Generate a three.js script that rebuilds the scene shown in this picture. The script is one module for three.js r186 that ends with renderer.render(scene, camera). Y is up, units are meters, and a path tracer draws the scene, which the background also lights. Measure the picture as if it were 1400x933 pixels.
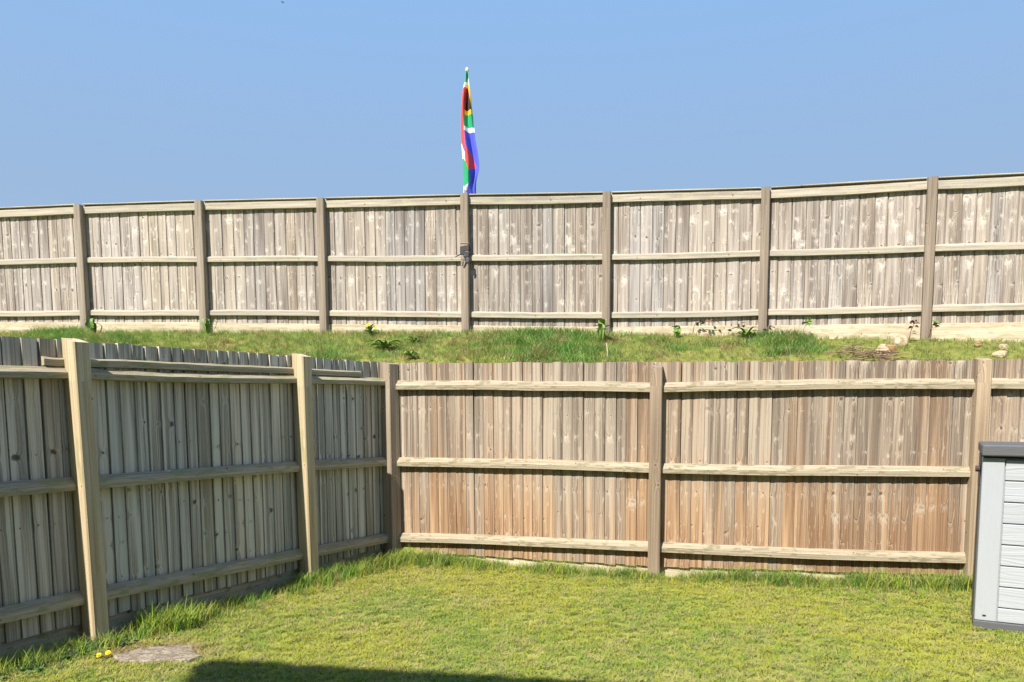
import * as THREE from 'three';
import { mergeGeometries } from 'three/addons/utils/BufferGeometryUtils.js';
import { RoundedBoxGeometry } from 'three/addons/geometries/RoundedBoxGeometry.js';

// ---------------------------------------------------------------- camera
const W = 1400, HT = 933, F = 1050, CY = 656, CAMH = 1.48;
const scene = new THREE.Scene();
const camera = new THREE.PerspectiveCamera(2 * Math.atan(HT / 2 / F) * 180 / Math.PI, W / HT, 0.05, 3000);
camera.position.set(0, CAMH, 0);
camera.rotation.order = 'YXZ';
camera.rotation.set(-5.5 * Math.PI / 180, 0, -0.3 * Math.PI / 180);
camera.setViewOffset(W, HT, 0, -(CY - HT / 2), W, HT);
camera.updateMatrixWorld(true);
// ---------------------------------------------------------------- sky
const EXPO = 2.15;
{
  const w = 256, h = 256, d = new Float32Array(w * h * 4);
  // elevation (deg), linear display colour
  const stops = [[-90, .18, .2, .16], [-2, .3, .36, .42], [0, .44, .57, .72], [14, .335, .495, .735], [28, .285, .505, .86], [50, .25, .46, .84], [90, .20, .40, .78]];
  for (let j = 0; j < h; j++) {
    const el = (j + .5) / h * 180 - 90;
    let k = 0; while (k < stops.length - 2 && stops[k + 1][0] < el) k++;
    const a = stops[k], b = stops[k + 1], t = Math.min(1, Math.max(0, (el - a[0]) / (b[0] - a[0])));
    for (let i = 0; i < w; i++) {
      const o = (j * w + i) * 4;
      for (let c = 0; c < 3; c++) d[o + c] = (a[c + 1] + (b[c + 1] - a[c + 1]) * t) / EXPO;
      d[o + 3] = 1;
    }
  }
  const sky = new THREE.DataTexture(d, w, h, THREE.RGBAFormat, THREE.FloatType);
  sky.mapping = THREE.EquirectangularReflectionMapping;
  sky.magFilter = sky.minFilter = THREE.LinearFilter; sky.needsUpdate = true;
  scene.background = sky; scene.environment = sky;
}
// ---------------------------------------------------------------- sun
const AZ = 32.1 * Math.PI / 180, EL = 47 * Math.PI / 180;
const SUN = new THREE.Vector3(-Math.sin(AZ) * Math.cos(EL), Math.sin(EL), Math.cos(AZ) * Math.cos(EL));
const sun = new THREE.DirectionalLight(new THREE.Color(1, .94, .84), 4.2);
sun.position.copy(SUN).multiplyScalar(40).add(new THREE.Vector3(0, 0, -7));
sun.target.position.set(0, 0, -7); scene.add(sun, sun.target);
sun.castShadow = true; sun.shadow.mapSize.set(4096, 4096); sun.shadow.radius = 1;
Object.assign(sun.shadow.camera, { left: -16, right: 16, top: 16, bottom: -16, near: 1, far: 90 });
const renderer = new THREE.WebGLRenderer({ antialias: true });
renderer.setSize(1024, 682); renderer.shadowMap.enabled = true;
renderer.toneMapping = THREE.LinearToneMapping; renderer.toneMappingExposure = EXPO;

// ---------------------------------------------------------------- helpers
const V = (x, y, z) => new THREE.Vector3(x, y, z);
const lerp = (a, b, t) => a + (b - a) * t, clamp = (x, a = 0, b = 1) => Math.min(b, Math.max(a, x));
const smooth = (a, b, x) => { const t = clamp((x - a) / (b - a)); return t * t * (3 - 2 * t); };
function rng(seed) { let s = seed | 0; return () => { s = (s + 0x6d2b79f5) | 0; let t = Math.imul(s ^ (s >>> 15), 1 | s); t = (t + Math.imul(t ^ (t >>> 7), 61 | t)) ^ t; return ((t ^ (t >>> 14)) >>> 0) / 4294967296; }; }
const R = rng(77), rr = (a, b) => a + (b - a) * R();
const hash = (x, y, s) => { let h = Math.imul(x, 374761393) + Math.imul(y, 668265263) + Math.imul(s, 2147483647 - 61); h = Math.imul(h ^ (h >>> 13), 1274126177); return ((h ^ (h >>> 16)) >>> 0) / 4294967296; };
function noise(x, y, s = 0) {
  const xi = Math.floor(x), yi = Math.floor(y); let u = x - xi, v = y - yi; u = u * u * (3 - 2 * u); v = v * v * (3 - 2 * v);
  return lerp(lerp(hash(xi, yi, s), hash(xi + 1, yi, s), u), lerp(hash(xi, yi + 1, s), hash(xi + 1, yi + 1, s), u), v);
}
const fbm = (x, y, s = 0) => (noise(x, y, s) + .5 * noise(x * 2.1, y * 2.1, s + 1) + .25 * noise(x * 4.3, y * 4.3, s + 2)) / 1.75;
// a pixel of the photograph gives a direction; the ground or a known distance gives the point
function rayDir(px, py) { return V((px - W / 2) / F, -(py - CY) / F, -1).applyQuaternion(camera.quaternion); }
function onGround(px, py, y = 0) { const d = rayDir(px, py), t = (y - CAMH) / d.y; return V(d.x * t, y, d.z * t); }
function atDist(px, py, Z) { const d = rayDir(px, py), t = -Z / d.z; return V(d.x * t, CAMH + d.y * t, d.z * t); }
const qInv = camera.quaternion.clone().invert();
function toPix(p) { const v = p.clone().sub(camera.position).applyQuaternion(qInv); return [W / 2 - F * v.x / v.z, CY + F * v.y / v.z]; }
function yAt(x, z, py) { let lo = -2, hi = 8; for (let i = 0; i < 40; i++) { const m = (lo + hi) / 2; if (toPix(V(x, m, z))[1] > py) lo = m; else hi = m; } return lo; }

const taken = {};
function numbered(name) { const n = taken[name] = (taken[name] ?? -1) + 1; return n ? name + '_' + String(n).padStart(3, '0') : name; }
function thing(name, label, category, pos = V(0, 0, 0), group) {
  const o = new THREE.Group(); o.name = numbered(name); o.position.copy(pos); o.userData = { label, category };
  if (group) o.userData.group = group; scene.add(o); return o;
}
function part(name, geo, mat, parent, pos, rotY = 0) {
  const m = new THREE.Mesh(geo, mat); m.name = name; m.castShadow = m.receiveShadow = true;
  if (pos) m.position.copy(pos); m.rotation.y = rotY; parent.add(m); return m;
}
function structure(name, geo, mat) { const m = part(name, geo, mat, scene); m.userData.kind = 'structure'; return m; }
function solo(name, geo, mat, label, category, group) { const m = part(numbered(name), geo, mat, scene); m.userData = { label, category }; if (group) m.userData.group = group; return m; }

// rings of points -> closed flat-shaded tube with caps; uv in metres (round the ring, along the path)
function loft(rings, { caps = true, vLen = null } = {}) {
  const pos = [], uv = [], n = rings[0].length; let len = 0;
  const per = [0]; for (let i = 0; i < n; i++) per.push(per[i] + rings[0][i].distanceTo(rings[0][(i + 1) % n]));
  const tri = (a, b, c, ua, ub, uc) => { pos.push(a.x, a.y, a.z, b.x, b.y, b.z, c.x, c.y, c.z); uv.push(...ua, ...ub, ...uc); };
  for (let k = 0; k + 1 < rings.length; k++) {
    const A = rings[k], B = rings[k + 1]; const l1 = len + A[0].distanceTo(B[0]);
    for (let i = 0; i < n; i++) {
      const j = (i + 1) % n;
      tri(A[i], A[j], B[j], [per[i], len], [per[i + 1], len], [per[i + 1], l1]);
      tri(A[i], B[j], B[i], [per[i], len], [per[i + 1], l1], [per[i], l1]);
    }
    len = l1;
  }
  if (caps) for (const [r, f] of [[rings[0], -1], [rings[rings.length - 1], 1]]) {
    const c = r.reduce((s, p) => s.add(p), V(0, 0, 0)).divideScalar(n);
    for (let i = 0; i < n; i++) { const a = r[i], b = r[(i + 1) % n]; const u0 = [per[i], 0], u1 = [per[i + 1], 0], u2 = [per[i], .05]; f > 0 ? tri(c, a, b, u2, u0, u1) : tri(c, b, a, u2, u1, u0); }
  }
  const g = new THREE.BufferGeometry(); g.setAttribute('position', new THREE.Float32BufferAttribute(pos, 3)); g.setAttribute('uv', new THREE.Float32BufferAttribute(uv, 2)); g.computeVertexNormals(); return g;
}
function tube(pts, r0, r1, sides = 6) {
  const rings = pts.map((p, i) => {
    const d = pts[Math.min(i + 1, pts.length - 1)].clone().sub(pts[Math.max(i - 1, 0)]).normalize();
    const a = Math.abs(d.y) > .9 ? V(1, 0, 0) : V(0, 1, 0); const u = a.clone().cross(d).normalize(), v = d.clone().cross(u); const r = lerp(r0, r1, i / (pts.length - 1));
    return Array.from({ length: sides }, (_, k) => { const t = k / sides * 2 * Math.PI; return p.clone().addScaledVector(u, r * Math.cos(t)).addScaledVector(v, r * Math.sin(t)); });
  });
  return loft(rings);
}
// ---------------------------------------------------------------- textures
const enc = (x) => { x = clamp(x); return 255 * (x <= .0031308 ? 12.92 * x : 1.055 * Math.pow(x, 1 / 2.4) - .055); };
function makeTex(w, h, fn, bumpToo = true) {      // fn(i, j) -> [r, g, b linear, height 0..1]
  const c = new Uint8Array(w * h * 4), b = bumpToo ? new Uint8Array(w * h * 4) : null;
  for (let j = 0; j < h; j++) for (let i = 0; i < w; i++) {
    const p = fn(i, j), o = (j * w + i) * 4;
    c[o] = enc(p[0]); c[o + 1] = enc(p[1]); c[o + 2] = enc(p[2]); c[o + 3] = 255;
    if (b) { b[o] = b[o + 1] = b[o + 2] = 255 * clamp(p[3]); b[o + 3] = 255; }
  }
  const mk = (a, srgb) => { const t = new THREE.DataTexture(a, w, h); t.magFilter = THREE.LinearFilter; t.minFilter = THREE.LinearMipmapLinearFilter; t.generateMipmaps = true; t.wrapS = t.wrapT = THREE.RepeatWrapping; if (srgb) t.colorSpace = THREE.SRGBColorSpace; t.needsUpdate = true; return t; };
  return [mk(c, true), b && mk(b, false)];
}
const mix3 = (a, b, t) => [lerp(a[0], b[0], t), lerp(a[1], b[1], t), lerp(a[2], b[2], t)];
// sixteen sawn boards side by side, each 2 m long: grain that runs round knots, bleached grain with sun on its raised fibres painted pale, brown where the wood has not greyed
const STRIPS = 32;
function woodAtlas(seed, pal, o) {
  const w = 2048, h = 1024, sw = w / STRIPS, bw = o.boardW, q = rng(seed);
  const strips = [];
  for (let log = 0; log < STRIPS / 4; log++) {
    const n = Math.floor(o.knots[0] + q() * (o.knots[1] - o.knots[0] + 1)), whorl = []; let y = q() * .3;
    for (let k = 0; k < n; k++) { whorl.push({ u: .15 + .7 * q(), v: y, r: (.004 + .007 * q()) * o.knotSize, pale: q() < .5, drift: (q() - .5) * .24, rise: (q() - .5) * .03 }); y += (.45 + 1.1 * q()) * 2 / n; }
    const tone = (q() - .5) * 2, brown = q(), flat = q() < .5, apex = q() * 2;
    for (let b = 0; b < 4; b++) {
      const kn = whorl.filter(() => q() < .86).map((k) => ({ u: clamp(k.u + k.drift * b + (q() - .5) * .25, .08, .92) * bw, v: k.v + k.rise * b + (q() - .5) * .03, r: k.r * (.45 + 1.0 * q()), lay: .5 + q(), side: q() < .5 ? -1 : 1, pale: k.pale ? q() < .85 : q() < .2, wide: .6 + q(), tilt: (q() - .5) * 2.4, drop: (q() - .3) * 1.6, str: .35 + .65 * q() }));
      strips.push({ kn, off: q() * 50, flat, tone: tone * .6 + (q() - .5) * .9, apex: apex + .1 * q(), cu: (.3 + .4 * q()) * bw, brown: clamp(brown + (q() - .5) * .4) });
    }
  }
  return makeTex(w, h, (i, j) => {
    const si = Math.floor(i / sw), S = strips[si], u = (i % sw) / sw * bw, v = j / h * 2;
    let g = u + .006 * (noise(v * 1.3, S.off, seed) - .5) + .003 * (noise(v * 6, S.off, seed + 1) - .5), kd = 0, halo = 0;
    for (const k of S.kn) {
      const du = u - k.u, dv = v - k.v; if (Math.abs(dv) > .16) continue;
      const e = Math.exp(-(dv * dv) / (.0011 * k.lay) - du * du / .0009); g += k.r * 1.5 * e * Math.sign(du || 1);
      const d = Math.hypot(du * k.wide + dv * k.tilt * .3, dv * (.55 + .35 * k.lay)) / k.r * (1 + .35 * (noise(u * 300, v * 300, seed + 4) - .5));
      kd = Math.max(kd, (1 - smooth(.6, 1.2, d * (1 + .5 * (noise(u * 120, v * 120, seed + 7) - .5)))) * (k.pale ? .5 : 1));
      // grain torn and bleached round the knot: a streak along the board, sun caught on raised grain painted in
      const hu = du * k.wide - dv * k.tilt * .35, hv = dv + du * k.tilt * .5 + k.r * k.drop, hx = Math.hypot(hu * .9, hv * (hv > 0 ? 1.1 : .42)) / (k.r * (k.pale ? 2.6 : 1.9)) * (1 + 1.1 * (noise(u * 210, v * 45, seed + 8) - .5));
      halo = Math.max(halo, (1 - smooth(.1, 1.15, hx)) * (k.pale ? k.str : .45) * (.45 + .8 * noise(u * 420, v * 60, seed + 9)));
    }
    // growth rings: straight on quarter-sawn boards, arches on flat-sawn ones
    const ring = S.flat ? Math.abs(g - S.cu) * 1.0 + .00 + .010 * Math.pow(Math.abs(v - S.apex), 1.2) : g;
    const fine = noise(ring * 420 + S.off, v * 3.2, seed + 2), mid = noise(ring * 150 + S.off, v * 1.1, seed + 3), wide = noise(g * 36 + S.off, v * .8, seed + 5);
    const speck = noise(u * 900, v * 120, seed + 6);
    let t = .5 + .55 * (fine - .5) + .85 * (mid - .5) + 1.05 * (wide - .5) + .25 * (speck - .5) + .22 * S.tone;
    t = clamp(t);
    let c = mix3(pal.dark, pal.light, t);
    // brown, un-greyed wood: streaks with ragged ends along the grain
    const low = o.brownLow ? smooth(1.35, .25, v + .55 * (noise(g * 90, v * 1.4, seed + 10) - .5) + .3 * (noise(u * 30 + S.off, v * 2, seed + 11) - .5)) : .35;
    const br = clamp(o.brown * (low * 1.15 + 1.1 * (S.brown - .5) + .9 * (noise(g * 60 + S.off, v * 1.1, seed + 12) - .5)));
    c = mix3(c, mix3(pal.brownD, pal.brownL, t), br);
    const stain = smooth(.66, .82, noise(g * 60 + S.off, v * .9 + 7, seed + 15)) * o.stain; c = mix3(c, pal.stain, stain * .6);
    const fleck = smooth(.70, .86, noise(g * 130 + S.off, v * 14, seed + 16)) * smooth(.45, .7, noise(u * 22 + S.off, v * 2.6, seed + 17)); c = mix3(c, pal.bleachGlint, fleck * .4 * o.halo);
    c = mix3(c, pal.bleachGlint, clamp(halo * o.halo)); c = mix3(c, pal.knot, kd * .92);
    const crack = noise(g * 700 + S.off, v * .7, seed + 20) > .955 && noise(g * 40, v * 1.2, seed + 21) > .55 ? 1 : 0; if (crack) c = mix3(c, pal.knot, .5);
    return [c[0], c[1], c[2], .5 + .35 * (fine - .5) + .3 * (mid - .5) - .2 * kd + .3 * halo - .4 * crack];
  });
}
const atlasUpper = woodAtlas(11, { dark: [.16, .135, .122], light: [.43, .383, .35], brownD: [.25, .185, .13], brownL: [.50, .42, .31], knot: [.13, .085, .055], bleachGlint: [.68, .63, .56], stain: [.18, .145, .125] }, { boardW: .15, knots: [6, 10], knotSize: 1.75, brown: .45, brownLow: false, halo: .85, stain: .6 });
const atlasBack = woodAtlas(23, { dark: [.145, .112, .084], light: [.40, .33, .255], brownD: [.20, .112, .058], brownL: [.44, .285, .165], knot: [.11, .06, .035], bleachGlint: [.58, .50, .40], stain: [.17, .12, .085] }, { boardW: .1, knots: [4, 8], knotSize: 1.3, brown: .85, brownLow: true, halo: .8, stain: .7 });
const atlasSide = woodAtlas(37, { dark: [.25, .235, .20], light: [.60, .57, .50], brownD: [.29, .215, .13], brownL: [.58, .47, .32], knot: [.07, .055, .04], bleachGlint: [.5, .49, .44], stain: [.13, .115, .09] }, { boardW: .1, knots: [3, 7], knotSize: 1.5, brown: .42, brownLow: false, halo: .3, stain: .8 });
// plain timber for posts (uv in metres: 0.5 m round, 2 m along)
function timber(seed, pal, o) {
  const w = 512, h = 1024, q = rng(seed), kn = Array.from({ length: o.knots }, () => ({ u: q() * .5, v: q() * 2, r: .007 + .009 * q() }));
  return makeTex(w, h, (i, j) => {
    const u = i / w * .5, v = j / h * 2; let g = u + .012 * (noise(v * .9, 3, seed) - .5), kd = 0, halo = 0;
    for (const k of kn) { const du = u - k.u, dv = v - k.v; if (Math.abs(dv) > .2 || Math.abs(du) > .1) continue; g += k.r * 1.6 * Math.exp(-dv * dv / .002 - du * du / .0008) * Math.sign(du || 1); const d = Math.hypot(du, dv) / k.r; kd = Math.max(kd, 1 - smooth(.6, 1.1, d)); halo = Math.max(halo, 1 - smooth(1, 2.2, d)); }
    const ww = (x, f) => { const a = noise(x * f, v * 2, seed + 2), b = noise((x - .5) * f, v * 2, seed + 2); return lerp(a, b, smooth(.44, .5, u)); };
    const fine = ww(g, 380), mid = ww(g, 90), wide = noise(g * 14, v * 1.3, seed + 4), grit = noise(u * 500, v * 300, seed + 5);
    let t = clamp(.5 + .6 * (fine - .5) + .6 * (mid - .5) + .6 * (wide - .5) + .3 * (grit - .5));
    let c = mix3(pal.dark, pal.light, t);
    const al = smooth(.58, .8, fbm(u * 18, v * 5, seed + 7)) * o.algae; c = mix3(c, pal.algae, al);
    c = mix3(c, pal.light, halo * .35); c = mix3(c, pal.knot, kd * .75);
    const crack = Math.abs(g - .13 - .01 * noise(v * 3, 9, seed)) < .0012 && noise(v * 1.7, 4, seed) > .5 ? 1 : 0; if (crack) c = mix3(c, pal.knot, .8);
    return [c[0], c[1], c[2], .5 + .4 * (fine - .5) + .3 * (grit - .5) - crack * .4];
  });
}
const timUpper = timber(51, { dark: [.18, .145, .115], light: [.36, .31, .255], knot: [.1, .07, .05], algae: [.24, .23, .15] }, { knots: 7, algae: .3 });
const timLower = timber(63, { dark: [.185, .14, .10], light: [.42, .345, .265], knot: [.11, .07, .04], algae: [.24, .25, .12] }, { knots: 9, algae: .15 });
const timSide = timber(71, { dark: [.33, .25, .14], light: [.60, .50, .33], knot: [.2, .11, .05], algae: [.25, .26, .10] }, { knots: 4, algae: .45 });
// rails: u 4 m along, v once round the profile; the bevelled top is weathered and lichened, the face below it paler
function railTex(seed, pal, o) {
  const w = 1024, h = 128;
  return makeTex(w, h, (i, j) => {
    const u = i / w * 4, v = j / h; const wrap = (f) => lerp(f(u), f(u - 4), smooth(3.7, 4, u));
    const fine = wrap((x) => noise(x * 5, v * 46, seed)), mid = wrap((x) => noise(x * 2, v * 16, seed + 1)), blot = wrap((x) => fbm(x * 7, v * 7, seed + 2)), grit = wrap((x) => noise(x * 160, v * 60, seed + 3));
    let t = clamp(.5 + .55 * (fine - .5) + .7 * (mid - .5) + .35 * (grit - .5));
    let c = mix3(pal.dark, pal.light, t);
    const topness = smooth(.40 - .1, .40 + .06, v + .10 * (blot - .5) + .06 * (grit - .5)) * smooth(.78, .70, v);
    c = mix3(c, mix3(pal.topD, pal.topL, t), topness * o.top);
    const li = smooth(.56, .7, wrap((x) => fbm(x * 13, v * 9, seed + 6))) * o.lichen ; c = mix3(c, pal.lichen, li);
    const kx = Math.floor(u / .37), kr = hash(kx, 1, seed), ku = (kx + .2 + .6 * kr) * .37, kv = .12 + .45 * hash(kx, 2, seed); const kd = hash(kx, 3, seed) < .6 ? 1 - smooth(.6, 1.1, Math.hypot(u - ku, (v - kv) * .2) / (.008 + .006 * kr)) : 0;
    c = mix3(c, pal.knot, kd * .8);
    const crack = noise(u * 1.1, v * 60, seed + 9) > .90 ? 1 : 0; if (crack) c = mix3(c, pal.knot, .45);
    return [c[0], c[1], c[2], .5 + .4 * (fine - .5) + .4 * (grit - .5) + .3 * topness * (blot - .5) - .2 * kd];
  });
}
const railUpper = railTex(81, { dark: [.26, .22, .175], light: [.49, .435, .355], topD: [.28, .24, .19], topL: [.5, .45, .37], lichen: [.42, .40, .26], knot: [.16, .10, .06] }, { top: .3, lichen: .45 });
const railBack = railTex(83, { dark: [.25, .205, .135], light: [.47, .405, .295], topD: [.21, .17, .11], topL: [.41, .345, .245], lichen: [.21, .18, .105], knot: [.11, .07, .04] }, { top: .35, lichen: .85 });
const railSide = railTex(87, { dark: [.25, .205, .135], light: [.47, .405, .285], topD: [.2, .165, .11], topL: [.4, .34, .24], lichen: [.24, .25, .11], knot: [.1, .07, .04] }, { top: .35, lichen: .8 });
const gravelTex = railTex(91, { dark: [.38, .31, .21], light: [.62, .54, .40], topD: [.38, .31, .21], topL: [.62, .54, .40], lichen: [.36, .29, .17], knot: [.2, .13, .08] }, { top: 0, lichen: .6 });

const gravelSide = railTex(95, { dark: [.30, .25, .17], light: [.50, .43, .31], topD: [.3, .25, .17], topL: [.5, .43, .31], lichen: [.17, .19, .07], knot: [.06, .04, .03] }, { top: 0, lichen: .7 });
function mats(tex, n, seed, spread, bump, rep) {
  const q = rng(seed);
  let [map, bm] = tex; if (rep) { map = map.clone(); bm = bm.clone(); map.repeat.set(...rep); bm.repeat.set(...rep); map.needsUpdate = bm.needsUpdate = true; }
  return Array.from({ length: n }, () => { const l = 1 + (q() - .5) * 2 * spread, wv = (q() - .5) * spread * .5; return new THREE.MeshStandardMaterial({ map, bumpMap: bm, bumpScale: bump, roughness: .88, metalness: 0, color: new THREE.Color().setRGB(clamp(l * (1 + wv)), clamp(l), clamp(l * (1 - wv))) }); });
}
const M = {
  boardU: mats(atlasUpper, 8, 1, .16, .0016), boardB: mats(atlasBack, 8, 2, .17, .0014), boardS: mats(atlasSide, 8, 3, .18, .0014),
  postU: mats(timUpper, 3, 4, .08, .002, [2, .5]), postL: mats(timLower, 3, 5, .08, .002, [2, .5]), postS: mats(timSide, 2, 6, .05, .002, [2, .5]),
  gravelS: mats(gravelSide, 3, 12, .07, .003),
  railU: mats(railUpper, 3, 7, .08, .002), railB: mats(railBack, 3, 8, .06, .003), railS: mats(railSide, 3, 9, .08, .003), gravel: mats(gravelTex, 3, 10, .07, .002),
};
const plain = (r, g, b, o = {}) => new THREE.MeshStandardMaterial({ color: new THREE.Color().setRGB(r, g, b), roughness: .8, ...o });
const pick = (a, q = R) => a[Math.floor(q() * a.length)];

M.postL4 = [[1, 1, 1], [.88, .82, .76], [1.2, 1.12, 1.0], [1, 1, 1]].map((c, i) => { const m = M.postL[i % 3].clone(); m.color.setRGB(...c); return m; });
M.postU9 = [0, 0, 0, 0, 0, 1, 1, 2, 2, 2, 2, 2].map((k, i) => { const m = M.postU[i % 3].clone(); m.color.setRGB(...[[1, .98, .95], [.95, .9, .85], [.86, .80, .75]][k]); return m; });
// ---------------------------------------------------------------- plan of the place
const P = [null, onGround(130, 878), null, onGround(537, 767), onGround(894, 790), onGround(1328, 804)];
{ // the post between stands on the same fence line, a little behind it
  const d = P[3].clone().sub(P[1]).normalize(), r = rayDir(421, 790), k = r.x / r.z, t = (k * P[1].z - P[1].x) / (d.x - k * d.z); P[2] = P[1].clone().addScaledVector(d, t).lerp(onGround(421, 792), .2); P[0] = P[1].clone().addScaledVector(d, -1.95); const e = P[5].clone().sub(P[4]).normalize(); P[6] = P[5].clone().addScaledVector(e, 2.5); }
const yy = (p, py) => yAt(p.x, p.z, py);
const sideP = [0, 1, 2, 3].map((k) => ({ p: P[k], base: 0 }));
sideP.slice(1).forEach((s, i) => { s.top = yy(s.p, [466, 486, 497][i]); s.boards = yy(s.p, [465, 487, 496][i]); s.rails = [[511, 519, 523], [661, 638, 631], [815, 757, 735]].map((r) => yy(s.p, r[i])); });
Object.assign(sideP[0], { top: sideP[1].top, boards: sideP[1].boards - .01, rails: sideP[1].rails.slice() });
const backP = [3, 4, 5, 6].map((k) => ({ p: P[k], base: 0 }));
backP.slice(0, 3).forEach((s, i) => { s.top = yy(s.p, [497, 501, 491][i]); s.boards = yy(s.p, [496, 495, 492][i]); s.rails = [[527, 530, 525], [632, 640.5, 646], [735, 748.5, 764]].map((r) => yy(s.p, r[i])); });
Object.assign(backP[3], { top: backP[2].top, boards: backP[2].boards, rails: backP[2].rails.slice() });
const UP = [[-55, 11.95, 286, 293, 359, 429, 440, 455], [116, 11.6, 281, 286, 355, 427.5, 440, 456], [279, 11.35, 275.5, 281, 354, 427.5, 441, 456], [443, 11.15, 272, 277.5, 353, 428, 443, 457], [637, 10.8, 265.5, 273, 352.5, 430, 445, 457], [829, 10.5, 263.5, 270, 351, 431, 447, 458], [1043, 10.0, 257, 264, 346, 427, 445, 462], [1267, 9.3, 243, 251, 339, 421.5, 442, 466], [1530, 8.62, 230, 238, 331, 417, 440, 470]];
const upP = UP.map(([px, Z, top, r0, r1, r2, gt, gb]) => { const p = atDist(px, 430, Z); return { p: V(p.x, 0, p.z), base: yAt(p.x, p.z, gb), gravel: yAt(p.x, p.z, gt), top: yAt(p.x, p.z, top), boards: yAt(p.x, p.z, r0), rails: [r0, r1, r2].map((y) => yAt(p.x, p.z, y)) }; });

for (const [at, from, back] of [['unshift', 0, 1], ['unshift', 0, 1], ['push', -1, -2]]) {   // the fence runs on past both sides of the frame
  const a = upP.at(from), b = upP.at(back), e = (k) => 2 * a[k] - b[k];
  upP[at]({ p: a.p.clone().multiplyScalar(2).sub(b.p), base: e('base'), gravel: e('gravel'), top: e('top'), boards: e('boards'), rails: a.rails.map((r, i) => 2 * r - b.rails[i]) });
}
const FLAGPOST = 6;
// ---------------------------------------------------------------- ground, lawn, bank
const zAlong = (arr, x) => { let k = 0; while (k < arr.length - 2 && arr[k + 1].p.x < x) k++; const a = arr[k], b = arr[k + 1], t = (x - a.p.x) / (b.p.x - a.p.x); return { z: lerp(a.p.z, b.p.z, t), base: lerp(a.base, b.base, clamp(t, -1, 2)) }; };
function bankY(x, z) {           // z is negative away from the camera
  const u = zAlong(upP, x), t = z - u.z - .1;
  if (t < 0) return u.base + .02 * (fbm(x * 1.3, z * 1.3, 5) - .5);
  const y = t < 1.5 ? u.base - .30 * t : u.base - .45 - .95 * (t - 1.5);
  return Math.max(y + (.16 * (fbm(x * .9, z * .9, 5) - .5) + .06 * (noise(x * 4, z * 4, 6) - .5)) * smooth(0, .7, t), -.03);
}
const [soilMap, soilBump] = makeTex(512, 512, (i, j) => {
  const x = i / 512, y = j / 512, per = (f, s) => { const a = fbm(x * f, y * f, s); return a; };
  const a = per(10, 1), b = noise(x * 90, y * 90, 2), c = noise(x * 220, y * 220, 3);
  const t = clamp(.5 + 1.1 * (a - .5) + .5 * (b - .5) + .5 * (c - .5));
  return [...mix3([.17, .195, .022], [.345, .335, .065], t), t];
});
function soil(rep, r = 1, g = 1, b = 1) { const m = soilMap.clone(), n = soilBump.clone(); m.repeat.set(rep, rep); n.repeat.set(rep, rep); m.needsUpdate = n.needsUpdate = true; return new THREE.MeshStandardMaterial({ map: m, bumpMap: n, bumpScale: .01, roughness: 1, color: new THREE.Color().setRGB(r, g, b) }); }
{ const g = new THREE.PlaneGeometry(2400, 2400, 1, 1).rotateX(-Math.PI / 2).translate(0, -.12, 0); structure('ground', g, soil(1200)); }
const lawnY = (x, z) => .02 * (fbm(x * .8, z * .8, 41) - .5) + .008 * (noise(x * 5, z * 5, 42) - .5);
function sheet(x0, x1, z0, z1, nx, nz, fy, keep) {
  const pos = [], uv = [], idx = [];
  for (let j = 0; j <= nz; j++) for (let i = 0; i <= nx; i++) { const x = lerp(x0, x1, i / nx), z = lerp(z0, z1, j / nz); pos.push(x, fy(x, z), z); uv.push(x, z); }
  for (let j = 0; j < nz; j++) for (let i = 0; i < nx; i++) { const a = j * (nx + 1) + i, b = a + 1, c = a + nx + 1, d = c + 1; idx.push(a, b, c, b, d, c); }
  const g = new THREE.BufferGeometry(); g.setAttribute('position', new THREE.Float32BufferAttribute(pos, 3)); g.setAttribute('uv', new THREE.Float32BufferAttribute(uv, 2)); g.setIndex(idx); 
  const ps = g.attributes.position; g.computeVertexNormals(); if (g.attributes.normal.getY(0) < 0) { g.setIndex(idx.map((_, k) => idx[k - k % 3 + 2 - k % 3])); g.computeVertexNormals(); } return g;
}
// inside the garden? (left fence and back fence are its edges)
const gz = (x) => zAlong(backP, x).z;
function sideX(z) { const a = sideP; let k = 0; while (k < 2 && a[k + 1].p.z > z) k++; const s = a[k].p, e = a[k + 1].p; return lerp(s.x, e.x, (z - s.z) / (e.z - s.z)); }
const inGarden = (x, z, m = 0) => z > gz(x) + m && x > sideX(z) + m;
structure('lawn', sheet(-7, 9, 3, -7.6, 160, 106, (x, z) => inGarden(x, z, -.12) ? lawnY(x, z) : -.1), soil(.9));
structure('bank', sheet(-16, 14, -30, -5.6, 150, 160, (x, z) => inGarden(x, z, -.03) ? -.11 : bankY(x, z)), soil(.8, .72, .72, .8));

// ---------------------------------------------------------------- fences
function boardGeos(wd, lip, proud, g, flip) {              // one geometry for each strip of the atlas; unit: wd wide, 1 m tall (scaled)
  return Array.from({ length: flip ? STRIPS * 2 : STRIPS }, (_, si) => {
    const s = si % STRIPS, up = si < STRIPS; const a = proud > 0 ? 0 : proud, b = proud > 0 ? -proud : 0;   // proud > 0: left edge stands out
    const sec = [[g, a], [wd * .5, (a + b) / 2 + .0012], [wd, b], [wd, Math.min(a, b) - .019], [wd + lip, Math.min(a, b) - .020], [wd + lip, Math.min(a, b) - .026], [g, Math.min(a, b) - .018]];
    const rings = [0, 1].map((y) => sec.map(([x, z]) => V(x, y, z)).reverse());
    const geo = loft(rings), p = geo.attributes.position, uv = geo.attributes.uv;
    for (let i = 0; i < p.count; i++) uv.setXY(i, (s + .02 + .96 * clamp(p.getX(i) / wd)) / STRIPS, up ? p.getY(i) : 1 - p.getY(i));
    return geo;
  });
}
function sizeOf(o, i) { return o.size?.[i] ?? [o.pw, o.pd]; }
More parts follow.
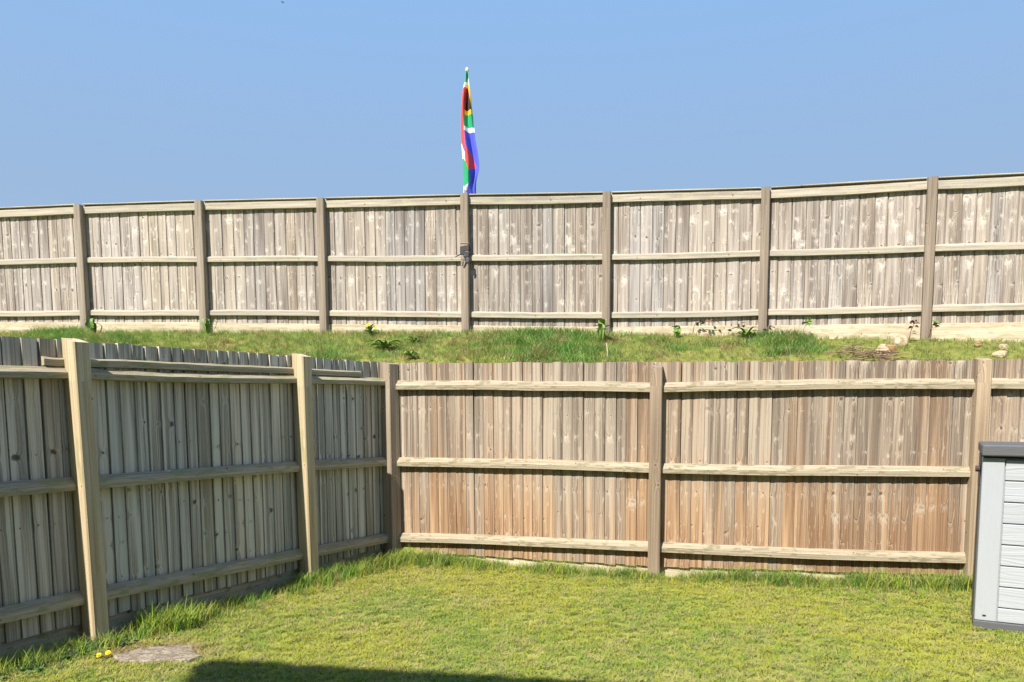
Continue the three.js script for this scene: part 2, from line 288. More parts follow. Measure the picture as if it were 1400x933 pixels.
function postGeo(h, w, d, cut, seed) {             // chamfered square post, sloping sawn top
  const c = .007, a = w / 2, b = d / 2, prof = [[-a + c, -b], [a - c, -b], [a, -b + c], [a, b - c], [a - c, b], [-a + c, b], [-a, b - c], [-a, -b + c]].reverse(), rings = [];
  const n = 6; for (let k = 0; k <= n; k++) { const y = k / n * h, ox = .004 * (noise(k * .7, seed, 3) - .5), oz = .004 * (noise(k * .7, seed, 4) - .5); rings.push(prof.map(([x, z]) => V(x + ox, k === n ? y + cut * z / d : y, z + oz))); }
  return loft(rings);
}
function railGeo(L, ht, out, seed, bow = .012, top = .5) {    // local: x along, y up (centred), z out; weathered bevel on top
  const prof = [[0, -ht / 2], [out, -ht / 2 + .004], [out + .001, ht * (top - .5)], [out * .38, ht / 2], [0, ht / 2]], rings = [], n = Math.max(6, Math.round(L / .12));
  for (let k = 0; k <= n; k++) { const t = k / n, x = t * L, oy = bow * Math.sin(Math.PI * t) * (noise(seed, 1, 8) - .62) * 2 + .006 * (noise(x * 2.2, seed, 9) - .5), oz = .003 * (noise(x * 3, seed, 10) - .5); rings.push(prof.map(([z, y], i) => V(x, y + oy + (i === 3 ? .010 * (noise(x * 9, seed, 11) - .5) : 0) + (i === 2 ? .006 * (noise(x * 7, seed, 12) - .5) : 0), Math.max(.0005, z + (i >= 1 && i <= 3 ? oz : 0))))); }
  const geo = loft(rings), p = geo.attributes.position, uv = geo.attributes.uv, off = noise(seed, 7, 1) * 9;
  // v: bottom 0..0.05, face 0.05..0.4, bevel 0.4..0.7, top 0.7..0.8
  const per = [.0, .06, .40, .70, .80, 1.0]; let cum = [0]; for (let i = 0; i < 5; i++) { const A = prof[i], B = prof[(i + 1) % 5]; cum.push(cum[i] + Math.hypot(A[0] - B[0], A[1] - B[1])); }
  for (let i = 0; i < p.count; i++) { const u = uv.getX(i); let k = 0; while (k < 4 && u > cum[k + 1] + 1e-6) k++; const t = clamp((u - cum[k]) / (cum[k + 1] - cum[k])); uv.setXY(i, (p.getX(i) + off) / 4, lerp(per[k], per[k + 1], t)); }
  return geo;
}
function slabGeo(L, ht, th, seed) {                // gravel board
  const c = .004, prof = [[0, 0], [th - c, 0], [th, c], [th, ht - c], [th - c, ht], [0, ht]], rings = [], n = 8;
  for (let k = 0; k <= n; k++) { const x = k / n * L; rings.push(prof.map(([z, y], i) => V(x, y + (i > 2 ? .006 * (noise(x * 2, seed, 4) - .5) : 0), z + .003 * (noise(x * 1.5, seed, 5) - .5)))); }
  const geo = loft(rings), p = geo.attributes.position, uv = geo.attributes.uv; for (let i = 0; i < p.count; i++) uv.setXY(i, (p.getX(i) + seed * .37) / 4, p.getY(i) / .3 + seed * .13); return geo;
}
function fence(root, ps, o) {
  const q = rng(o.seed), geos = boardGeos(o.bw, .02, o.proud, o.gap, o.flip);
  ps.forEach((s, i) => {                           // posts
    const a = ps[Math.max(0, i - 1)].p, b = ps[Math.min(ps.length - 1, i + 1)].p; if (o.skipPost?.includes(i)) return;
    const ang = o.postTurn?.[i] ?? Math.atan2(-(b.z - a.z), b.x - a.x), h = s.top - s.base + .35;
    const m = part('post', postGeo(h, ...sizeOf(o, i), o.cut, i + o.seed), o.postMat[i % o.postMat.length], root, V(s.p.x + Math.sin(ang) * (o.postOut ?? 0), s.base - .35, s.p.z + Math.cos(ang) * (o.postOut ?? 0)), ang);
    const l = o.lean?.[i]; if (l) { m.rotation.order = 'YXZ'; m.rotation.z = l; m.rotation.x = o.leanX?.[i] ?? 0; }
  });
  for (let k = 0; k + 1 < ps.length; k++) {
    const A = ps[k], B = ps[k + 1], dv = B.p.clone().sub(A.p), L = Math.hypot(dv.x, dv.z), ang = Math.atan2(-dv.z, dv.x);
    const ux = dv.x / L, uz = dv.z / L, nx = -uz, nz = ux;   // n points at the garden
    const at = (d, off, y) => V(A.p.x + ux * d + nx * off, y, A.p.z + uz * d + nz * off);
    const g = o.pw / 2 - .004;
    // rails
    A.rails.forEach((ya, r) => {
      const yb = B.rails[r], len = L - 2 * g, rise = (yb - ya) * len / L, real = Math.hypot(len, rise);
      const m = part('rail', railGeo(real, o.railH[r], o.railOut, o.seed * 3 + k * 7 + r, o.bow ?? .012, o.railTop ?? .5), o.railMat[(k + r) % o.railMat.length], root, at(g, o.face, lerp(ya, yb, g / L)), ang);
      m.rotation.order = 'YXZ'; m.rotation.z = Math.atan2(rise, len);
    });
    // boards
    const n = Math.round(L / o.pitch), ws = Array.from({ length: n }, () => .86 + .28 * q()), sum = ws.reduce((a, b) => a + b, 0); let dNext = 0; let run = 0, log = 0, tint = o.boardMat[0];
    for (let i = 0; i < n; i++) {
      const pitch = ws[i] / sum * L, d = dNext; dNext += pitch; const t = (d + pitch / 2) / L, bot = lerp(A.gTop ?? A.base + o.gravelH, B.gTop ?? B.base + o.gravelH, t) + o.drop + (q() - .5) * .014, top = lerp(A.boards, B.boards, t) + (q() - .5) * o.ragged;
      if (run-- <= 0) { run = 1 + Math.floor(q() * 4); log = Math.floor(q() * geos.length / 4) * 4; tint = pick(o.boardMat, q); }
      const gi = (log + Math.max(0, run)) % geos.length, m = part('board', geos[gi], q() < .65 ? tint : pick(o.boardMat, q), root, at(d, o.face - .001 - q() * .002 - (o.proud < 0 ? 0 : .0), bot), ang);
      m.scale.set(pitch / o.bw, (top - bot), 1); m.rotation.order = 'YXZ'; m.rotation.z = (q() - .5) * o.skew; m.rotation.x = (q() - .5) * .004; m.rotation.y += (q() - .5) * .02;
    }
    // gravel board
    const ga = A.gTop ?? A.base + o.gravelH, gb = B.gTop ?? B.base + o.gravelH, gg = o.gravelOff < -.03 ? .002 : g, glen = L - 2 * gg, hh = Math.max(ga - A.base, gb - B.base) + .08;
    const m = part('gravel_board', slabGeo(glen, hh, .024, k + o.seed), o.gravelMat[k % 3], root, at(gg, o.face + o.gravelOff, ga - hh), ang);
    m.rotation.order = 'YXZ'; m.rotation.z = Math.atan2(gb - ga, L);
  }
}
const side = thing('wooden_fence', 'weathered grey featheredge fence in shade along the side of the lawn', 'fence');
const dA = (a, b) => Math.atan2(-(b.z - a.z), b.x - a.x);
fence(side, sideP, { seed: 5, bw: .098, pitch: .1, proud: .010, pw: .1, pd: .13, postOut: .022, cut: -.03, postMat: M.postS, skipPost: [3], lean: [0, .012, .008], face: -.055, railH: [.07, .085, .085], railOut: .065, railMat: M.railS, boardMat: M.boardS, ragged: .012, skew: .009, gravelH: .13, gap: .0035, flip: true, drop: -.006, gravelOff: -.05, gravelMat: M.gravelS, bow: .006, railTop: .55 });
const back = thing('wooden_fence', 'brown featheredge fence with three rails along the back of the lawn', 'fence');
fence(back, backP, { seed: 9, bw: .092, pitch: .0925, proud: -.005, pw: .1, pd: .1, size: { 0: [.13, .13] }, cut: -.02, postMat: M.postL4, postTurn: { 0: dA(P[2], P[3]) - .05 }, face: -.05, railH: [.085, .085, .085], railOut: .052, railMat: M.railB, boardMat: M.boardB, ragged: .012, skew: .006, gravelH: .09, gap: .0032, drop: -.006, gravelOff: -.05, gravelMat: M.gravel, bow: .014 });
const upper = thing('wooden_fence', 'tall bleached grey featheredge fence standing on top of the grassy bank', 'fence');
upP.forEach((s) => { s.gTop = s.gravel; });
fence(upper, upP, { seed: 13, bw: .15, pitch: .15, proud: -.006, pw: .105, pd: .11, cut: 0, postMat: M.postU9, face: -.06, railH: [.125, .085, .085], railOut: .045, railMat: M.railU, boardMat: M.boardU, ragged: .0, skew: .004, gravelH: .15, gap: .0065, flip: true, drop: -.01, gravelOff: -.012, gravelMat: M.gravel, bow: .006, railTop: .75 });
for (let k = 0; k + 1 < upP.length; k++) {        // thin capping strip on the top rail
  const A = upP[k], B = upP[k + 1], dv = B.p.clone().sub(A.p), L = Math.hypot(dv.x, dv.z), g = .06, rise = (B.rails[0] - A.rails[0]);
  const ang = Math.atan2(-dv.z, dv.x), m = part('capping', slabGeo((L - 2 * g) * Math.hypot(1, rise / L), .016, .085, k + 40), M.railU[k % 3], upper, V(A.p.x + dv.x / L * g + dv.z / L * .08, lerp(A.rails[0], B.rails[0], g / L) + .058, A.p.z + dv.z / L * g - dv.x / L * .08), ang);
  m.rotation.order = 'YXZ'; m.rotation.z = Math.atan2(rise, L);
}
// loose second plank lying on the top rail of the shaded fence
for (const [k, t0, t1, dy] of [[1, -.04, .99, .062], [2, .06, .68, .06], [0, .90, .985, .06]]) {
  const A = sideP[k], B = sideP[k + 1], dv = B.p.clone().sub(A.p), L = Math.hypot(dv.x, dv.z), ux = dv.x / L, uz = dv.z / L, off = -.053;
  const m = part('spare_batten', railGeo(L * (t1 - t0), .055, .03, 90 + k, .004, .8), M.railS[2], side, V(A.p.x + ux * L * t0 - uz * off, lerp(A.rails[0], B.rails[0], t0) + dy + .006, A.p.z + uz * L * t0 + ux * off), Math.atan2(-dv.z, dv.x));
  m.rotation.order = 'YXZ'; m.rotation.z = Math.atan2((B.rails[0] - A.rails[0]), L);
}

// ---------------------------------------------------------------- storage box
{
  const c = onGround(1331.5, 859), turn = -29.5 * Math.PI / 180;   // front face turned to the lawn
  const t = thing('storage_box', 'light grey plastic garden storage box with dark lid by the fence', 'storage box', V(c.x, 0, c.z)); t.rotation.y = turn;
  const [pm, pb] = makeTex(512, 256, (i, j) => { const u = i / 512, v = j / 256; const wv = v * 9 + 1.6 * (fbm(u * 3, v * 3, 61) - .5) * 2; const g = noise(u * 4, wv * 5, 62), f = noise(u * 9, wv * 14, 63); const k = clamp(.5 + .9 * (g - .5) + .6 * (f - .5)); const b = lerp(.375, .43, k); return [b * .95, b, b * 1.06, k]; });
  const plank = new THREE.MeshStandardMaterial({ map: pm, bumpMap: pb, bumpScale: .0014, roughness: .5 });
  const grain = makeTex(256, 256, (i, j) => { const n = noise(i * .7, j * .7, 64) * .6 + .4 * fbm(i / 30, j / 30, 65); const b = lerp(.37, .42, n); return [b * .95, b, b * 1.06, n]; });
  const light = new THREE.MeshStandardMaterial({ map: grain[0], bumpMap: grain[1], bumpScale: .0012, roughness: .5 });
  const darkM = plain(.095, .097, .103, { roughness: .55, bumpMap: grain[1], bumpScale: .0015 }), black = plain(.012, .012, .013);
  const WD = 1.45, D = .5, HB = 1.135;
  const box = (x0, x1, y0, y1, z0, z1, r) => { const g = r ? new RoundedBoxGeometry(x1 - x0, y1 - y0, z1 - z0, 2, r) : new THREE.BoxGeometry(x1 - x0, y1 - y0, z1 - z0); return g.translate((x0 + x1) / 2, (y0 + y1) / 2, (z0 + z1) / 2); };
  part('base', box(-.006, WD + .006, 0, .055, -D, .008, .006), darkM, t);
  part('carcass', box(.012, WD - .012, .055, HB, -D + .012, -.022), light, t);
  for (const x of [0, WD - .125]) { const p = part('corner_post', box(x, x + .125, .055, HB - .002, -.12, 0, .009), light, t); part('vent', box(x + .045, x + .065, .085, .097, -.002, .0012), black, p); }
  part('door_gap', box(WD / 2 - .003, WD / 2 + .003, .06, HB - .004, -.03, -.017), black, t);
  for (let k = 0; k < 9; k++) for (const s of [0, 1]) {
    const y0 = Math.max(.058, .058 + (k - .3) * .1385), y1 = Math.min(HB - .004, .058 + (k + .7) * .1385 - .007); if (y1 - y0 < .02) continue;
    const x0 = s ? WD / 2 + .004 : .129, x1 = s ? WD - .129 : WD / 2 - .004, g = box(x0, x1, y0, y1, -.03, -.006, .005), p = g.attributes.position, uv = g.attributes.uv;
    for (let i = 0; i < p.count; i++) uv.setXY(i, p.getX(i) * .55 + k * .37, p.getY(i) * 2.2 + k * .21 + s * .5);
    part('plank', g, plank, t);
  }
  for (const x of [.0, WD - .05]) part('side_edge', box(x ? WD - .01 : -.004, x ? WD + .004 : .01, .055, HB, -D + .01, -.125, .003), darkM, t);
  const lid = part('lid', box(-.012, WD + .012, HB + .012, HB + .078, -D - .02, .024, .014), darkM, t);
  for (let k = 0; k < 4; k++) part('lid_segment', box(-.008 + k * .371, -.008 + k * .371 + .352, HB + .006, HB + .08, .022, .044, .012), darkM, lid);
  part('lid_rim', box(.004, WD - .004, HB - .006, HB + .014, -D + .01, .012), black, lid);
  for (let k = 0; k < 4; k++) { const g = new THREE.CylinderGeometry(.012, .012, .006, 16).rotateX(Math.PI / 2).translate(.25 - .008 + k * .371, HB + .05, .0425); part('lid_hole', g, black, lid); }
  const hg = new THREE.CylinderGeometry(.02, .02, .03, 14).rotateZ(Math.PI / 2).translate(-.018, HB - .09, -.16); part('hinge', hg, plain(.06, .035, .035), t);
  part('hinge_arm', box(-.016, -.005, HB - .2, HB - .09, -.17, -.15, .004), plain(.06, .035, .035), t);
}

// ---------------------------------------------------------------- flag on its pole, tied to a post of the upper fence
{
  const up = upP[FLAGPOST], Z = -up.p.z + .17;
  const foot = atDist(633.5, 300, Z), tip = atDist(638.5, 96, Z), low = foot.clone().addScaledVector(foot.clone().sub(tip).normalize(), .75);
  const t = thing('flag', 'hanging red, blue, green, black and gold flag on a thin pole above the fence', 'flag', low);
  const loc = (v) => v.clone().sub(low);
  part('pole', tube([V(0, 0, 0), loc(tip)], .011, .009, 10), plain(.62, .60, .55, { roughness: .5 }), t);
  const fin = new THREE.SphereGeometry(.024, 12, 8); fin.scale(1, 1.6, 1); part('finial', fin, plain(.66, .56, .38), t, loc(tip));
  // cloth: left and right outline read off the photo, hung in deep folds
  const yrows = [99, 105, 112, 118, 125, 135, 145, 155, 165, 175, 185, 195, 205, 215, 225, 232, 238, 245, 252, 258, 268];
  const Lx = [636.6, 636.3, 635.7, 634.6, 633.2, 632, 631.3, 631, 630.8, 630.8, 630.9, 631.1, 631.8, 632.6, 633.2, 633.5, 633.7, 633.9, 634, 634.4, 640];
  const Rx = [640.4, 640.6, 641, 641.8, 643, 644.2, 645.2, 646.3, 647.4, 648.4, 649.5, 650.8, 652.4, 654.2, 655.6, 656, 655, 653, 651.6, 651.2, 651];
  const lookup = (a, y) => { let k = 0; while (k < yrows.length - 2 && yrows[k + 1] < y) k++; return lerp(a[k], a[k + 1], clamp((y - yrows[k]) / (yrows[k + 1] - yrows[k]))); };
  const cv = document.createElement('canvas'); cv.width = 240; cv.height = 840; const c = cv.getContext('2d');
  const X0 = 629, X1 = 659, Y0 = 97, Y1 = 270, kx = 240 / (X1 - X0), ky = 840 / (Y1 - Y0);
  const poly = (col, pts) => { c.fillStyle = col; c.beginPath(); pts.forEach(([x, y], i) => (i ? c.lineTo : c.moveTo).call(c, (x - X0) * kx, (y - Y0) * ky)); c.fill(); };
  const RED = '#e24a48', BLUE = '#515cd0', GREEN = '#2aa573', GOLD = '#f2b920', WHITE = '#f0efee', BLACK = '#33291f';
  c.fillStyle = BLUE; c.fillRect(0, 0, 240, 840);
  poly(GREEN, [[629, 97], [645, 97], [645, 107], [639.5, 112], [637, 116], [629, 116]]);
  poly(WHITE, [[629, 116], [637, 115.5], [641, 109], [645, 112], [640.6, 123], [636, 124], [629, 128]]);
  poly(RED, [[629, 126], [636, 122], [639.5, 121], [638.2, 140], [636.2, 160], [635.8, 185], [637, 208], [629, 208]]);
  poly(BLACK, [[639.5, 122], [645, 126], [648, 153], [635.8, 153], [637.6, 140]]);
  poly(GOLD, [[639.6, 119], [644, 118], [647, 140], [648, 154], [645.4, 154], [642.6, 138]]);
  poly(GOLD, [[635.6, 152.6], [648.5, 152.8], [649, 159], [635.4, 159]]);
  poly(GREEN, [[635.3, 159], [650, 159], [650, 177], [634.8, 176.5]]);
  poly(WHITE, [[634.9, 176.4], [651, 177], [651, 183.2], [635, 183]]);
  poly(WHITE, [[629, 200], [632, 200], [634.5, 209], [637.4, 216], [637, 227], [629, 222]]);
  poly(RED, [[636.5, 204], [640, 209], [646, 214], [648.5, 222], [651.5, 232], [646, 234], [642.2, 240], [639, 232], [636.6, 222]]);
  poly(GREEN, [[629, 219], [634.6, 221], [638, 228], [642, 238], [644, 252], [641, 257], [629, 260]]);
  poly(WHITE, [[629, 259], [637, 256.5], [641, 256], [639, 262], [629, 266]]);
  const ft = new THREE.CanvasTexture(cv); ft.colorSpace = THREE.SRGBColorSpace; ft.magFilter = THREE.LinearFilter;
  const nu = 48, nv = 84, pos = [], uv = [], idx = [], mpp = Z / F;
  for (let pass = 0; pass < 1; pass++) for (let j = 0; j <= nv; j++) for (let i = 0; i <= nu; i++) {
    const y = lerp(99, 268, j / nv), s = i / nu, x = lerp(lookup(Lx, y), lookup(Rx, y), s), wpx = (lookup(Rx, y) - lookup(Lx, y)) * mpp;
    const p = loc(atDist(x, y, Z));
    // the folds: a deep one by the pole, a second towards the fly, twisting down the cloth
    const ph = 5.2 * s + .9 * Math.sin(j / nv * 5) + .5; p.z += wpx * .55 * Math.sin(ph) * Math.sin(Math.PI * clamp(s * 1.1 + .05)) + .035 * Math.sin(j / nv * 9 + s * 7) * s + .03 + wpx * .3;
    pos.push(p.x, p.y, p.z); uv.push((x - X0) / (X1 - X0), 1 - (y - Y0) / (Y1 - Y0));
  }
  for (let j = 0; j < nv; j++) for (let i = 0; i < nu; i++) { const a = j * (nu + 1) + i, b = a + 1, d = a + nu + 1, e = d + 1; idx.push(a, d, b, b, d, e); }
  const g = new THREE.BufferGeometry(); g.setAttribute('position', new THREE.Float32BufferAttribute(pos, 3)); g.setAttribute('uv', new THREE.Float32BufferAttribute(uv, 2)); g.setIndex(idx); g.computeVertexNormals();
  part('cloth', g, new THREE.MeshPhysicalMaterial({ map: ft, roughness: 1, side: THREE.DoubleSide, transmission: .08, thickness: 0 }), t);
  // strap and knot round the post
  const sm = plain(.035, .033, .036, { roughness: .7 }), st = thing('strap', 'dark fabric strap knotted round the fence post below the flag', 'strap', V(up.p.x, yAt(up.p.x, up.p.z, 345), up.p.z));
  st.rotation.y = dA(upP[FLAGPOST - 1].p, upP[FLAGPOST + 1].p);
  const Y = (py) => yAt(up.p.x, up.p.z, py) - st.position.y;
  const band = (y0, y1, tilt) => { const a = .0555, b = .058, rings = []; const pts = [[-a, -b], [a, -b], [a, b], [-a, b]]; const out = []; const k = .008; for (const [ya] of [[y0], [y1]]) rings.push(...[ya].map((y) => pts.map(([x, z]) => V(x * 1.08, y + tilt * x, z * 1.07)))); return loft([rings[0], rings[1]], { caps: true }); };
  part('band', band(Y(344), Y(337.5), .15), sm, st); part('band', band(Y(349.5), Y(345), -.2), sm, st); part('band', band(Y(334), Y(333), -.05), plain(.3, .25, .2), st);
  const kn = new THREE.IcosahedronGeometry(.035, 2); { const p = kn.attributes.position; for (let i = 0; i < p.count; i++) { const f = .8 + .5 * noise(p.getX(i) * 60 + 5, p.getY(i) * 60 + 5, 71); p.setXYZ(i, p.getX(i) * f * 1.1, p.getY(i) * f * 1.2, p.getZ(i) * f * .8); } kn.computeVertexNormals(); }
  part('knot', kn, sm, st, V(.03, Y(353), .08));
  const flat = (pts, w) => loft(pts.map((p, i) => { const k = w * (i === pts.length - 1 ? .7 : 1); return [V(p[0] - k, p[1], p[2]), V(p[0], p[1] + k * .5, p[2] + .006), V(p[0] + k, p[1], p[2]), V(p[0], p[1] - k * .5, p[2] - .004)]; }));
  part('loose_end', flat([[.03, Y(351), .085], [-.03, Y(349.5), .1], [-.09, Y(351.5), .1], [-.115, Y(353), .098]], .012), sm, st);
  part('loose_end', flat([[.03, Y(353), .085], [.0, Y(357), .1], [-.015, Y(361), .095], [-.02, Y(365), .08]], .016), plain(.16, .15, .15), st);
  part('loose_end', flat([[.03, Y(352), .085], [.055, Y(356), .105], [.05, Y(361), .1]], .02), plain(.10, .105, .11), st);
}

// ---------------------------------------------------------------- grass
function tuft(n, h0, h1, spread, width, bend, seed) {
  const q = rng(seed), pos = [], idx = [], nor = [];
  for (let b = 0; b < n; b++) {
    const a = q() * 6.283, r = spread * Math.sqrt(q()), x = r * Math.cos(a), z = r * Math.sin(a), h = lerp(h0, h1, q()), th = q() * 6.283, w = width * (.7 + .6 * q()), dx = Math.cos(th), dz = Math.sin(th), be = bend * h * (.4 + 1.1 * q());
    const o = pos.length / 3, sx = -dz * w / 2, sz = dx * w / 2;
    const P1 = [x + dx * be * .3, h * .55, z + dz * be * .3], P2 = [x + dx * be, h, z + dz * be];
    pos.push(x - sx, -.006, z - sz, x + sx, -.006, z + sz, P1[0] - sx * .8, P1[1], P1[2] - sz * .8, P1[0] + sx * .8, P1[1], P1[2] + sz * .8, ...P2);
    idx.push(o, o + 1, o + 2, o + 1, o + 3, o + 2, o + 2, o + 3, o + 4);
  }
  const g = new THREE.BufferGeometry(); g.setAttribute('position', new THREE.Float32BufferAttribute(pos, 3)); g.setIndex(idx); g.computeVertexNormals(); return g;
}
const blade = new THREE.MeshPhysicalMaterial({ color: 0xffffff, roughness: 1, side: THREE.DoubleSide, transmission: .35, thickness: 0 });
function scatter(name, geo, list, label, category) {
  const m = new THREE.InstancedMesh(geo, blade, list.length), d = new THREE.Object3D(), c = new THREE.Color();
  list.forEach((e, i) => { d.position.set(e.x, e.y, e.z); d.rotation.set((R() - .5) * .25, R() * 6.283, (R() - .5) * .25); d.scale.set(e.s, e.s * (e.sy ?? 1), e.s); d.updateMatrix(); m.setMatrixAt(i, d.matrix); m.setColorAt(i, c.setRGB(...e.c)); });
  m.name = name; m.userData = { label, category, kind: 'stuff' }; m.castShadow = m.receiveShadow = true; scene.add(m); return m;
}
const GREEN = [.195, .305, .014], LIME = [.38, .385, .024], OLIVE = [.295, .31, .022], STRAW = [.44, .37, .13], LUSH = [.10, .25, .02];
const slabC = onGround(217, 898), slabIn = (x, z, m = 0) => { const dx = (x - slabC.x) / (.235 + m), dz = (z - slabC.z) / (.13 + m); return dx * dx + dz * dz < 1; };
const clumpC = onGround(228, 862);
{
  const lists = [[], [], []], edge = [[], []], weeds = [];
  const N = 70000;
  for (let i = 0; i < N; i++) {
    const x = rr(-4.2, 5.2), z = rr(-7.5, -2.4); if (!inGarden(x, z, .02) || (z > -3.6 && R() < .5)) continue;
    if (slabIn(x, z, -.06) ? R() < .82 : slabIn(x, z, .0) && R() < .25) continue;
    const a = fbm(x * 1.1 + 9, z * 1.1, 101), b = fbm(x * 4.5, z * 4.5, 102), f = noise(x * 22, z * 22, 103);
    const dry = smooth(.42, .78, .55 * b + .35 * f + .25 * a + .25 * (slabIn(x, z, .22) ? 1 : 0)) ;
    let c = mix3(LIME, GREEN, smooth(.40, .64, a * .65 + .35 * f)); c = mix3(c, OLIVE, .4 * R());
    const ring = slabIn(x, z, .10) && z < slabC.z + .07; if (ring && R() < .75) c = mix3([.30, .18, .08], STRAW, R()); else if (R() < .06 + .5 * dry) c = mix3(c, STRAW, .4 + .6 * R());
    const k = .9 + .2 * R(); c = c.map((v) => v * k);
    const db = z - gz(x), dl = (x - sideX(z)) * .85, de = Math.min(db, dl);
    const s = .8 + .5 * R() + .35 * smooth(.5, .1, de);
    lists[Math.floor(R() * 3)].push({ x, y: lawnY(x, z), z, s, c });
  }
  lists.forEach((l, k) => scatter(numbered('lawn_grass'), tuft(12, .010, .024, .022, .0038, 1.5, 200 + k), l, 'mown yellow green lawn grass with dry straw coloured patches', 'grass'));
  for (let i = 0; i < 5200; i++) {           // uncut grass along the fences
    const alongBack = R() < .62; let x, z;
    if (alongBack) { x = rr(P[3].x, 5); z = gz(x) + .03 + Math.abs(rr(-1, 1) * rr(0, 1)) * .26; } else { z = rr(-7.3, -3.2); x = sideX(z) + .05 + Math.abs(rr(-1, 1) * rr(0, 1)) * .34; }
    if (!inGarden(x, z, .025)) continue; const n = noise(x * 3.1, z * 3.1, 110); if (R() > n * 1.5) continue;
    if (x > 2.95 && z > gz(x) + .5) continue;
    let c = mix3(LUSH, LIME, R() * .8); if (R() < .1) c = mix3(c, STRAW, .8); edge[i % 2].push({ x, y: lawnY(x, z), z, s: .55 + .75 * n * R() + .2 * R(), c: c.map((v) => v * (.85 + .3 * R())) });
  }
  for (let i = 0; i < 130; i++) { const a = R() * 6.28, r = .16 * Math.sqrt(R()); const x = clumpC.x + r * Math.cos(a) * 1.2, z = clumpC.z + r * Math.sin(a) * .7; edge[0].push({ x, y: 0, z, s: 1.0 + .5 * R(), c: mix3([.13, .30, .02], LIME, R()) }); }
  edge.forEach((l, k) => scatter(numbered('long_grass'), tuft(7, .07, .15, .03, .005, .7, 210 + k), l, 'uncut bright green grass along the foot of the lower fences', 'grass'));
  // bank
  const bk = [[], [], []], dry = [];
  for (let i = 0; i < 30000; i++) {
    const x = rr(-9.5, 8), u = zAlong(upP, x), t = .02 + 2.3 * R(), z = u.z + t; if (inGarden(x, z, -.25)) continue;
    const a = fbm(x * .9 + 4, z * 1.6, 120), b = fbm(x * 3.4, z * 3.4, 121);
    const lushness = Math.max(smooth(.5, .72, a), x < -1 && x > -6 ? .3 : 0, Math.exp(-Math.pow((x - .4) / .9, 2)));
    if (R() > .45 + b * .8) continue;
    let c = mix3([.28, .325, .062], [.155, .32, .045], clamp(lushness * .9 + .5 * (R() - .3) + .9 * (noise(x * 5, z * 7, 123) - .5))); if (R() < .10 + .75 * smooth(.52, .68, b)) c = mix3(c, R() < .3 ? [.2, .13, .07] : STRAW, .5 + .5 * R());
    const s = (.42 + .35 * R()) * (.62 + .85 * lushness) * (t < .2 ? 1.05 : 1); bk[i % 3].push({ x, y: bankY(x, z) - .004, z, s, c: c.map((v) => v * (.8 + .4 * R())) });
  }
  bk.forEach((l, k) => scatter(numbered('bank_grass'), tuft(9, .06, .14, .045, .0065, 1.2, 220 + k), l, 'rough green grass growing over the bank below the tall fence', 'grass'));
  for (const [px, py, n] of [[420, 470, 26], [300, 462, 10], [605, 487, 16], [740, 488, 30], [850, 480, 16], [700, 470, 12], [1120, 488, 40], [1370, 476, 22], [1290, 478, 16], [560, 462, 10], [1010, 478, 12], [250, 452, 10], [1060, 485, 10]]) {
    let Z = 10.6; for (let k = 0; k < 12; k++) { const p = atDist(px, py, Z); Z += (p.y - bankY(p.x, p.z)) * -2.2; Z = clamp(Z, 7, 11.5); }
    const p0 = atDist(px, py, Z); for (let k = 0; k < n; k++) { const x = p0.x + rr(-.25, .25), z = p0.z + rr(-.15, .15); dry.push({ x, y: bankY(x, z), z, s: .6 + .5 * R(), sy: .35, c: mix3([.5, .40, .2], [.3, .19, .1], R()) }); }
  }
  scatter('dry_grass', tuft(9, .06, .15, .05, .005, 2.2, 230), dry, 'dead straw coloured grass lying in patches on the bank', 'grass');
  // low leafy weeds in the shade at the foot of the side fence
  const leafG = (() => { const gs = []; const q = rng(7); for (let k = 0; k < 6; k++) { const a = q() * 6.28, g = new THREE.CircleGeometry(.016 + .01 * q(), 6); g.scale(1, .75, 1); g.rotateX(-1.1 + q() * .6); g.rotateY(a); g.translate(Math.cos(a) * .03 * q(), .015 + .035 * q(), Math.sin(a) * .03 * q()); gs.push(g); } return mergeGeometries(gs); })();
  for (let i = 0; i < 900; i++) { const z = rr(-5.0, -2.8), x = sideX(z) + .06 + .3 * R() * R() * (z > -4.75 ? 1 : .4); weeds.push({ x, y: 0, z, s: .4 + .5 * R(), c: mix3([.05, .13, .02], [.1, .19, .03], R()) }); }
  scatter('leafy_weeds', leafG, weeds, 'low dark green leafy weeds at the foot of the shaded fence', 'weeds');
}

